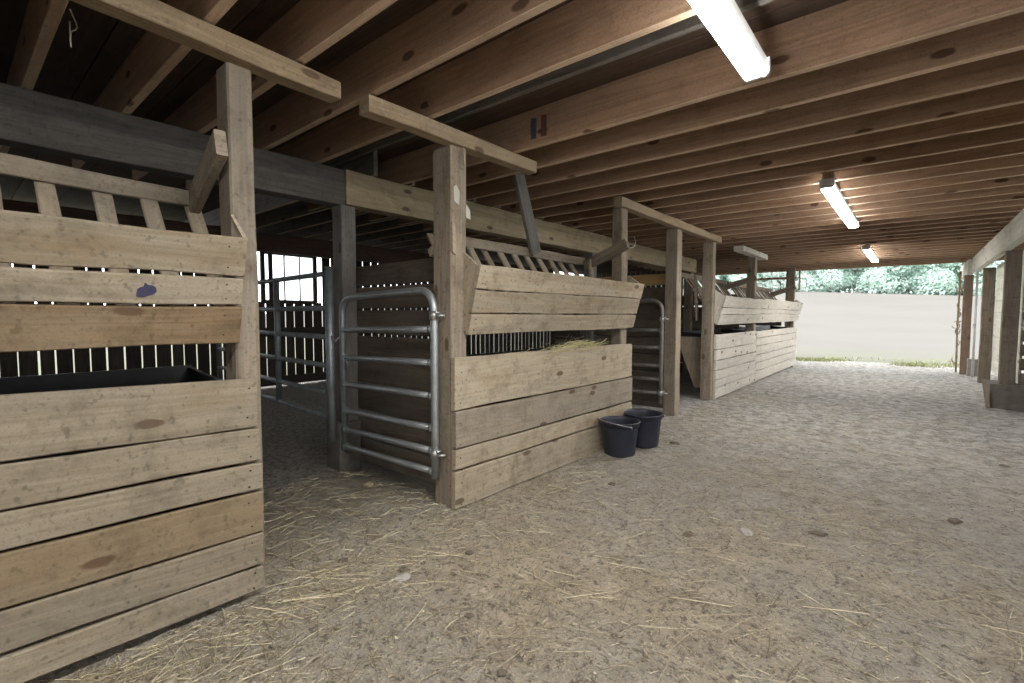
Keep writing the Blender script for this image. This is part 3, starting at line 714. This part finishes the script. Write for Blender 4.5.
g.tube([(-2.66, .385, 2.49), (-2.662, .385, 2.44)], .0028, 5)
tag(g.build('twine', 'twine'), 'pale twine dangling from a joist at the upper left', 'twine')
for x, y, lb in ((-2.345, 4.72, 'wire loop curling off the post at the far end of the feeder'),):
    g = MB(); g.tube([(x, y, 2.02), (x + .02, y + .09, 2.03), (x + .03, y + .12, 2.09), (x + .02, y + .09, 2.15)], .004, 5); tag(g.build('wire_loop', 'wire'), lb, 'wire')

# ------------------------------------------------------------------ straw, hay, clods
def stalk(g, x, y, z, a, L, w, curve, pitch=0.0):
    d = Vector((math.cos(a), math.sin(a), 0)); n = Vector((-d.y, d.x, 0)); k = 3
    P = []
    for i in range(k + 1):
        s = L * i / k; q = Vector((x, y, 0)) + d * s + n * (curve * (s / L) ** 2 * L)
        P.append(q)
    vs = []
    r = R(); h0 = gz(P[0].x, P[0].y); h1 = gz(P[-1].x, P[-1].y); hm = max(0, gz(P[1].x, P[1].y) - (h0 * 2 + h1) / 3, gz(P[2].x, P[2].y) - (h0 + 2 * h1) / 3) * .8 + U(0, .008)
    for i, q in enumerate(P):
        zz = (h0 + (h1 - h0) * i / k + hm if z is None else z + pitch * i * L / k) + .002
        vs += [q + n * w + Vector((0, 0, zz)), q - n * w + Vector((0, 0, zz)), q + Vector((0, 0, zz + w * 1.6))]
    fs = []
    for i in range(k):
        o = i * 3
        for a_, b_ in ((0, 1), (1, 2), (2, 0)): fs.append([o + a_, o + b_, o + 3 + b_, o + 3 + a_])
    g.add(vs, fs, None, r * r if z is None else r)
g = MB(); cnt = 0
while cnt < 11000:
    u = R()
    y = .25 + 8.5 * R() ** 1.7; x = U(-2.35, 1.0)
    if R() < .14: x = -2.28 + abs(random.gauss(0, .25))
    if x < -2.3 and not (.95 < y < 2.1): continue
    if x + .0 > -.35 + .9 * y: continue
    dens = noise.noise((x * 1.3, y * 1.3, 7.7)) + .35 * noise.noise((x * 4, y * 4, 2.2)) - x * .14
    if dens < U(-.9, .4): continue
    L = U(.015, .06) if R() < .82 else U(.06, .24)
    stalk(g, x, y, None, U(0, math.tau), L, U(.0006, .0014), U(-.2, .2)); cnt += 1
for k in range(700):
    x, y = U(-3.7, -2.3), U(1.0, 2.2); stalk(g, x, y, None, U(0, math.tau), U(.04, .16), U(.0009, .002), U(-.25, .25))
for k in range(60):   # heaped along the feet of the boards
    y = U(.75, 1.2); x = -2.25 + U(-.1, .14); stalk(g, x, y, None, U(-.4, 1.2), U(.08, .3), U(.001, .002), U(-.2, .2))
for k in range(170):
    y = U(.5, 3.6); x = U(-2.2, .6)
    if x > -.35 + .9 * y: continue
    stalk(g, x, y, None, U(0, math.tau), U(.10, .30), U(.0009, .0017), U(-.12, .12))
crumbs = MB()
V8 = [(1, 0, 0), (-1, 0, 0), (0, 1, 0), (0, -1, 0), (0, 0, 1), (0, 0, -1)]; F8 = [[0, 2, 4], [2, 1, 4], [1, 3, 4], [3, 0, 4], [2, 0, 5], [1, 2, 5], [3, 1, 5], [0, 3, 5]]
cnt = 0
while cnt < 7000:
    y = .3 + 9 * R() ** 1.8; x = U(-2.3, 1.2) if R() < .85 else U(-4, -2.3)
    if x < -2.3 and not (.95 < y < 2.1): continue
    if x > -.3 + .9 * y: continue
    if noise.noise((x * 1.1, y * 1.1, 17.0)) + .5 * noise.noise((x * 4, y * 4, 3.0)) < U(-.5, .5): continue
    r = .0022 + .007 * R() ** 4; a = U(0, math.tau); ca, sa = math.cos(a), math.sin(a); z = gz(x, y)
    sx, sy, sz = r * U(.8, 1.8), r * U(.7, 1.2), r * U(.5, .9)
    crumbs.add([(x + px * sx * ca - py * sy * sa, y + px * sx * sa + py * sy * ca, z + pz * sz + sz * .2) for px, py, pz in [(q[0] * U(.7, 1.2), q[1] * U(.7, 1.2), q[2] * U(.7, 1.2)) for q in V8]], F8, None, R() ** 1.5)
    cnt += 1
tag(crumbs.build('dirt_crumbs', 'crumb', origin=(0, 0, 0)), 'loose crumbs of dirt and dung on the floor', 'dirt', None, 'stuff')
tag(g.build('straw', 'straw', origin=(0, 0, 0)), 'loose straw strewn over the dirt floor', 'straw', None, 'stuff')
g = MB()
for k in range(300):
    y = random.gauss(3.62, .26); x = -2.42 + U(-.14, .1); z = .965 + .09 * math.exp(-((y - 3.75) / .3) ** 2) * R()
    stalk(g, x, y, z, random.gauss(1.35, .8), U(.08, .26), U(.001, .0022), U(-.3, .3), U(-.15, .35))
tag(g.build('hay', 'hay', origin=(0, 0, 0)), 'tuft of pale hay lying in the slot of the feeder beside the buckets', 'hay', None, 'stuff')

def lump(x, y, r, mat, label, name='dung_clod', flat=.5, seed=0, stretch=1.0, group='clods on the dirt floor'):
    r *= .62
    import bmesh
    bm = bmesh.new(); bmesh.ops.create_icosphere(bm, subdivisions=3, radius=1)
    rot = seed * 1.3
    g = MB(); vs = []
    for v in bm.verts:
        p = v.co * (1 + .4 * noise.noise(v.co * 1.3 + Vector((seed, 0, 0))) + .22 * noise.noise(v.co * 3.5 + Vector((0, seed, 0))))
        px, py = p.x * r * stretch, p.y * r
        vs.append((x + px * math.cos(rot) - py * math.sin(rot), y + px * math.sin(rot) + py * math.cos(rot), gz(x, y) + r * flat * (p.z * .8 + .25)))
    g.add(vs, [[v.index for v in f.verts] for f in bm.faces], None, None, 0, True); bm.free()
    return tag(g.build(name, mat), label, 'clod' if name == 'dung_clod' else 'lump', group)
lump(-1.905, 1.421, .052, 'clodpale', 'pale grey lump on the dirt in front of the stall opening', 'dirt_lump', .45, 1, 1.3, None)
lump(-1.96, 1.47, .04, 'clod', 'dark clod touching the pale grey lump', seed=2)
lump(-2.281, 1.322, .045, 'clod', 'dark clod between the near feeder corner and the pale lump', seed=3)
lump(-.727, 3.089, .055, 'clodpale', 'whitish fluffy lump on the open aisle floor', 'dirt_lump', .35, 4, 1.9, None)
lump(-.391, 3.319, .05, 'clod', 'dark flat clod right of the whitish lump', flat=.25, seed=5, stretch=1.5)
lump(-1.0, 2.86, .045, 'clod', 'brown twig-like clod left of the whitish lump', flat=.25, seed=6, stretch=1.8)
lump(-1.759, 3.317, .05, 'clod', 'dark clod in front of the feeder short of the buckets', flat=.35, seed=7)
lump(-1.816, 1.81, .035, 'clod', 'small clod before the gate post', seed=8)
lump(-1.125, 1.285, .03, 'clod', 'small dark clod nearest the bottom of the photo', seed=9)
lump(-1.45, 1.44, .028, 'clod', 'little brown clod in the straw right of the pale lump', seed=10)
lump(.672, 6.02, .06, 'clod', 'clod on the right side of the aisle floor', flat=.3, seed=11, stretch=1.4)
lump(-1.80, 4.72, .06, 'clod', 'dark clod right of the buckets', flat=.4, seed=12, stretch=1.5)
lump(.25, 4.1, .06, 'clod', 'dark clod at the right edge of the floor', flat=.3, seed=13, stretch=1.3)
# dry crumpled scrap near the divider
lump(-3.14, 2.05, .06, 'leafbits', 'crumpled dry brown scrap on the floor below the galvanised gate', 'crumpled_scrap', .9, 21, 1.3, None)
# grass fringe where the floor meets the field
g = MB()
for k in range(5200):
    x = U(-3.5, 1.5); y = 15.9 + abs(random.gauss(0, 1.1))
    if noise.noise((x * .9, y * .7, 4.4)) + (x + 1.5) * .10 < U(-.25, .35): continue
    h = U(.03, .10); a = U(0, math.tau); d = Vector((math.cos(a) * .012, math.sin(a) * .012, 0)); b = Vector((x, y, max(gz(x, y), -.05) if y < 16.6 else -.05)); t = b + Vector((U(-.05, .05), U(-.05, .05), h))
    g.add([b - d, b + d, t], [[0, 1, 2]])
tag(g.build('grass', 'grass', origin=(0, 0, 0)), 'strip of green grass at the outdoor end of the dirt floor', 'grass', None, 'stuff')

# ------------------------------------------------------------------ trees on the rise
def tree(mat, seed):
    rs = random.Random(seed)
    root = empty('tree', (0, 0, 0), 'tree', 'tree', 'trees beyond the field')
    H = 11.0
    g = MB(); g.tube([(0, 0, -.5), (.1, 0, 3), (0, .1, 6.5), (.1, 0, 9)], [.3, .24, .16, .06], 8); g.build('trunk', 'trunk', root)
    g = MB()
    lobes = [(rs.uniform(-3.0, 3.0), rs.uniform(-2.2, 2.2), (rs.uniform(.4, 3) if q < 6 else rs.uniform(2.0, 11.0)), rs.uniform(1.6, 2.6)) for q in range(23)]
    for lx, ly, lz, lr in lobes:
        lx *= 1.2 - lz / 18
        for k in range(360):
            v = Vector((rs.gauss(0, 1), rs.gauss(0, 1), rs.gauss(0, 1))).normalized(); q = Vector((lx, ly, lz)) + v * lr * rs.uniform(.7, 1.05)
            nn = (v + Vector((rs.uniform(-.7, .7), rs.uniform(-.7, .7), rs.uniform(-.3, .9)))).normalized(); a = nn.orthogonal().normalized(); b = nn.cross(a); s = rs.uniform(.2, .4)
            g.add([q + a * s, q + b * s * .6, q - a * s, q - b * s * .6], [[0, 1, 2, 3]], None, rs.random())
    g.build('crown', mat, root)
    return root
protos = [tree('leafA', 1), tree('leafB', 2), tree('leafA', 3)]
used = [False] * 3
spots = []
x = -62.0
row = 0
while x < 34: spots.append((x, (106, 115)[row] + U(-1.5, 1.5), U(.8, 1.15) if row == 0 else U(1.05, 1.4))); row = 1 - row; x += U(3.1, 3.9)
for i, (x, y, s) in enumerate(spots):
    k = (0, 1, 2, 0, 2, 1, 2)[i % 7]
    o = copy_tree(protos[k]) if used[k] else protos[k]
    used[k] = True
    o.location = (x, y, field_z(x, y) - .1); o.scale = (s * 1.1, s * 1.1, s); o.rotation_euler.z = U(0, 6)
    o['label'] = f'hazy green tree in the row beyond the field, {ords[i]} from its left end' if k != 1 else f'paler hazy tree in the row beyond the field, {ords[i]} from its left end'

# ------------------------------------------------------------------ light and camera
w = bpy.data.worlds.new('sky'); bpy.context.scene.world = w; w.use_nodes = True
bg = w.node_tree.nodes['Background']; bg.inputs[0].default_value = (.95, .98, 1, 1); bg.inputs[1].default_value = 3.5

cam = bpy.data.cameras.new('camera'); co = bpy.data.objects.new('camera', cam); C.objects.link(co)
cam.sensor_width = 36.0; cam.lens = 36.0 * 478.0 / 1024.0; cam.clip_start = .02; cam.clip_end = 500
co.location = (0, 0, 1.3); co.rotation_euler = (math.radians(90 - 3.113), 0, math.radians(39.952))
sc = bpy.context.scene; sc.camera = co
sc.view_settings.view_transform = 'Standard'; sc.view_settings.look = 'None'; sc.view_settings.exposure = 0.6; sc.view_settings.gamma = 1.0; sc.view_settings.use_curve_mapping = False
sc.cycles.max_bounces = 12; sc.cycles.diffuse_bounces = 8; sc.cycles.transparent_max_bounces = 12
sc.cycles.use_denoising = True; sc.cycles.sample_clamp_indirect = 8
